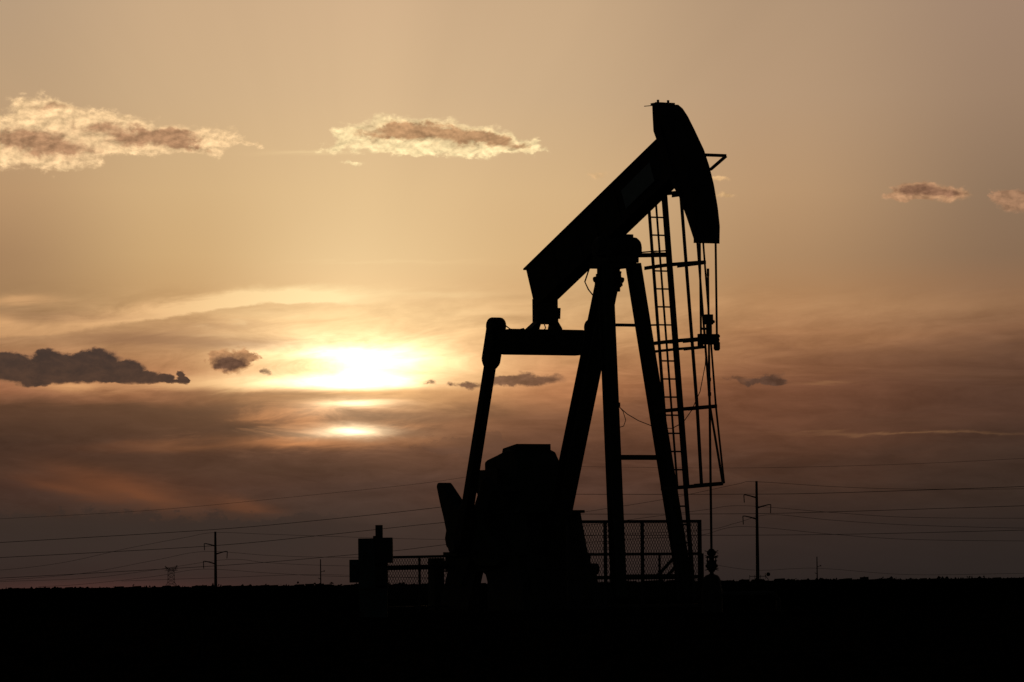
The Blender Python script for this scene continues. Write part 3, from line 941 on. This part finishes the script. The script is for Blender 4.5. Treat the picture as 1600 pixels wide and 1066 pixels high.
def wire(name_label, pts_px, r, grp, m='wire'):
    """polyline of (x, y, distance) smoothed into a hanging line"""
    P3 = [Vector(px2w(x, y, d)) for x, y, d in pts_px]
    out = []
    for i in range(len(P3) - 1):
        a, b = P3[i], P3[i + 1]
        for j in range(10):
            out.append((i + j / 10.0))
    out.append(len(P3) - 1.0)
    sm = []
    for t_ in out:
        i = min(int(t_), len(P3) - 2)
        f = t_ - i
        p0, p1_, p2_, p3 = P3[max(i - 1, 0)], P3[i], P3[i + 1], P3[min(i + 2, len(P3) - 1)]
        if i == 0: p0 = p1_ * 2 - p2_
        if i + 2 > len(P3) - 1: p3 = p2_ * 2 - p1_
        sm.append(.5 * ((2 * p1_) + (p2_ - p0) * f + (2 * p0 - 5 * p1_ + 4 * p2_ - p3) * f * f + (3 * p1_ - p0 - 3 * p2_ + p3) * f ** 3))
    ob = MB().tube(sm, r, 5).build('power_line', m)
    tag(ob, name_label, 'power line', grp)
    return ob


GN = 'wires of the nearest line'
NL = [('thinnest and highest wire, crossing above the pole tops', .4, [(-120, 817), (0, 811), (250, 796.5), (500, 772.5), (660, 755.5), (740, 744), (850, 729), (950, 730), (1160, 731.5), (1400, 726), (1600, 716.5), (1750, 708)]),
      ('thick wire passing just above the top of the left pole', .75, [(-120, 855), (0, 848), (330, 828), (500, 813), (686, 793), (850, 771), (900, 772.5), (1160, 772.5), (1300, 770.5), (1600, 760.5), (1750, 754)]),
      ('thick wire second down, crossing the left pole at its upper arm', .75, [(-120, 877), (0, 871.5), (325, 853.5), (500, 837), (640, 822), (690, 817), (850, 801), (914, 803.5), (1160, 803), (1300, 800), (1600, 790.5), (1750, 785)]),
      ('thick lowest wire of the near line, crossing the top of the lattice tower', .7, [(-120, 908), (0, 903.5), (270, 888.5), (400, 880), (500, 871.5), (620, 860.5), (690, 852), (850, 834), (914, 836.5), (1160, 836.5), (1350, 834.5), (1600, 828.5), (1750, 824)])]
for lab, rr, pts in NL:
    wire(lab, [(x, y, d0 + abs(x - 851) * -.12) for x, y in pts], rr * k0 * .5, GN)
GB = 'wires of the right pole'
z1_ = d1
for lab, pts in (
        ('thin top wire of the right pole', [(905, 801.5), (1040, 780), (1150, 757), (1180, 753), (1300, 760.5), (1420, 764.5), (1600, 764), (1750, 760)]),
        ('wire from the upper left arm of the right pole', [(905, 823), (1020, 807.5), (1100, 797), (1161, 790.5), (1300, 801), (1420, 808.5), (1600, 810), (1750, 808)]),
        ('wire from the single right arm of the right pole', [(905, 838), (1093, 829), (1150, 817.5), (1203, 804.5), (1300, 813), (1420, 820.5), (1600, 825.5), (1750, 826)]),
        ('wire from the lower left arm of the right pole', [(905, 849), (1000, 842), (1093, 836.5), (1159, 823), (1300, 835), (1420, 843), (1600, 845.5), (1750, 845)])):
    wire(lab, [(x, y, z1_) for x, y in pts], .36 * k1 * .8, GB)
GC = 'wires of the left pole'
for lab, pts in (
        ('thin top wire of the left pole', [(-120, 896), (0, 891), (100, 879), (200, 857), (290, 840), (336, 832.5), (420, 835), (520, 838.5), (690, 843), (860, 840)]),
        ('wire from the upper left arm of the left pole', [(-120, 913), (0, 907), (130, 896), (240, 876), (320, 862), (420, 868), (520, 871), (690, 871), (860, 868)]),
        ('wire from the single right arm of the left pole', [(-120, 916), (0, 909), (130, 904), (240, 891), (355, 874.5), (420, 879.5), (520, 884), (690, 886)]),
        ('wire from the lower left arm of the left pole', [(60, 917), (130, 913), (240, 901), (317, 889.5), (420, 895.5), (520, 900.5), (690, 903)])):
    wire(lab, [(x, y, d2_) for x, y in pts], .30 * k2 * .8, GC)
wire('faint sagging wire from the small distant pole at far right', [(1093, 879, 2600), (1180, 891, 2600), (1276, 888, 2700), (1420, 898, 2700), (1600, 896, 2700)], .11 * .7, 'faint distant wires')
wire('faint sagging wire meeting the small distant pole on the left', [(190, 908, 2600), (340, 903, 2600), (501, 898, 2700), (690, 905, 2700)], .11 * .7, 'faint distant wires')

# ------------------------------------------------------------------ lattice tower
dT = 6500.0
kT = dT / 8280.0
xT, _, _ = px2w(268, 915, dT)
LT = empty('lattice_tower', (xT, dT, 0))
tag(LT, 'faint distant lattice transmission tower with a notched crown on the horizon', 'transmission tower')
tw = MB()
prof = [(0, 9.5), (5.6, 5.4), (11, 5.0), (17, 5.0), (23, 4.8), (26.5, 4.8)]   # (height px, half width px)
for sy_ in (-1, 1):
    for a, b in zip(prof[:-1], prof[1:]):
        for s1 in (-1, 1):
            tw.bar((s1 * a[1] * kT, sy_ * a[1] * kT, (a[0] + 3) * kT), (s1 * b[1] * kT, sy_ * b[1] * kT, (b[0] + 3) * kT), .36 * kT, .36 * kT)
            tw.bar((s1 * a[1] * kT, sy_ * a[1] * kT, (a[0] + 3) * kT), (-s1 * b[1] * kT, sy_ * b[1] * kT, (b[0] + 3) * kT), .22 * kT, .22 * kT)
            tw.bar((s1 * a[1] * kT, sy_ * a[1] * kT, (a[0] + 3) * kT), (0, sy_ * a[1] * kT, (b[0] + 3) * kT), .20 * kT, .20 * kT)
            tw.bar((s1 * 9.5 * kT, sy_ * 9.5 * kT, -1), (s1 * 9.5 * kT, sy_ * 9.5 * kT, 3 * kT), .3 * kT, .3 * kT)
for a in prof:
    for s1 in (-1, 1):
        tw.bar((s1 * a[1] * kT, -a[1] * kT, (a[0] + 3) * kT), (s1 * a[1] * kT, a[1] * kT, (a[0] + 3) * kT), .20 * kT, .20 * kT)
        tw.bar((-a[1] * kT, s1 * a[1] * kT, (a[0] + 3) * kT), (a[1] * kT, s1 * a[1] * kT, (a[0] + 3) * kT), .20 * kT, .20 * kT)
tw.build('tower_body', 'lattice', LT)
cr_ = MB()
for sy_ in (-1, 1):
    y = sy_ * 2 * kT
    cr_.bar((-10 * kT, y, 27.5 * kT), (10 * kT, y, 27.8 * kT), .45 * kT, .55 * kT)
    top = [(-9.5, 35), (-7, 33), (-3, 32), (3, 32), (7, 33.5), (9.5, 36)]
    for a, b in zip(top[:-1], top[1:]):
        cr_.bar((a[0] * kT, y, a[1] * kT), (b[0] * kT, y, b[1] * kT), .4 * kT, .45 * kT)
    for i, a in enumerate(top):
        bx = -6.5 + i * 2.6
        cr_.bar((a[0] * kT, y, a[1] * kT), (bx * kT, y, 28 * kT), .36 * kT, .4 * kT)
        cr_.bar((a[0] * kT, y, a[1] * kT), ((bx + 2.6) * kT if i < 5 else 9 * kT, y, 28 * kT), .32 * kT, .36 * kT)
cr_.build('tower_crown', 'lattice', LT)

# low valve gear standing in the crop by the right pole
dV = 420.0
kV = dV / 8280.0
xV, _, _ = px2w(1188, 905, dV)
VG = empty('pipe_stand', (xV, dV, 0))
tag(VG, 'low pipe stand with a small round disc beside the right power pole', 'pipe stand')
zb_ = .55 + 8.3 * kV
pb = MB().tube([(-17 * kV, 0, zb_), (9 * kV, 0, zb_)], .45 * kV, 6)
for xx in (-17, -9, 0, 8):
    pb.tube([(xx * kV, 0, zb_ - .2), (xx * kV, 0, zb_ + 2.0 * kV)], .4 * kV, 6)
pb.tube([(-6 * kV, 0, 0), (-6 * kV, 0, zb_)], .4 * kV, 6).tube([(8 * kV, 0, zb_), (12 * kV, 0, zb_ - 5 * kV), (12 * kV, 0, 0)], .5 * kV, 6)
pb.tube([(7.3 * kV, 0, zb_), (7.3 * kV, 0, zb_ + 5 * kV)], .4 * kV, 6)
pb.build('pipe_frame', 'steel', VG)
MB().lathe([(0, -.06), (3.1 * kV, -.06), (3.1 * kV, .06), (0, .06)], (12 * kV, 0, zb_ + 3 * kV), 20, 'Y').build('disc', 'steel', VG)
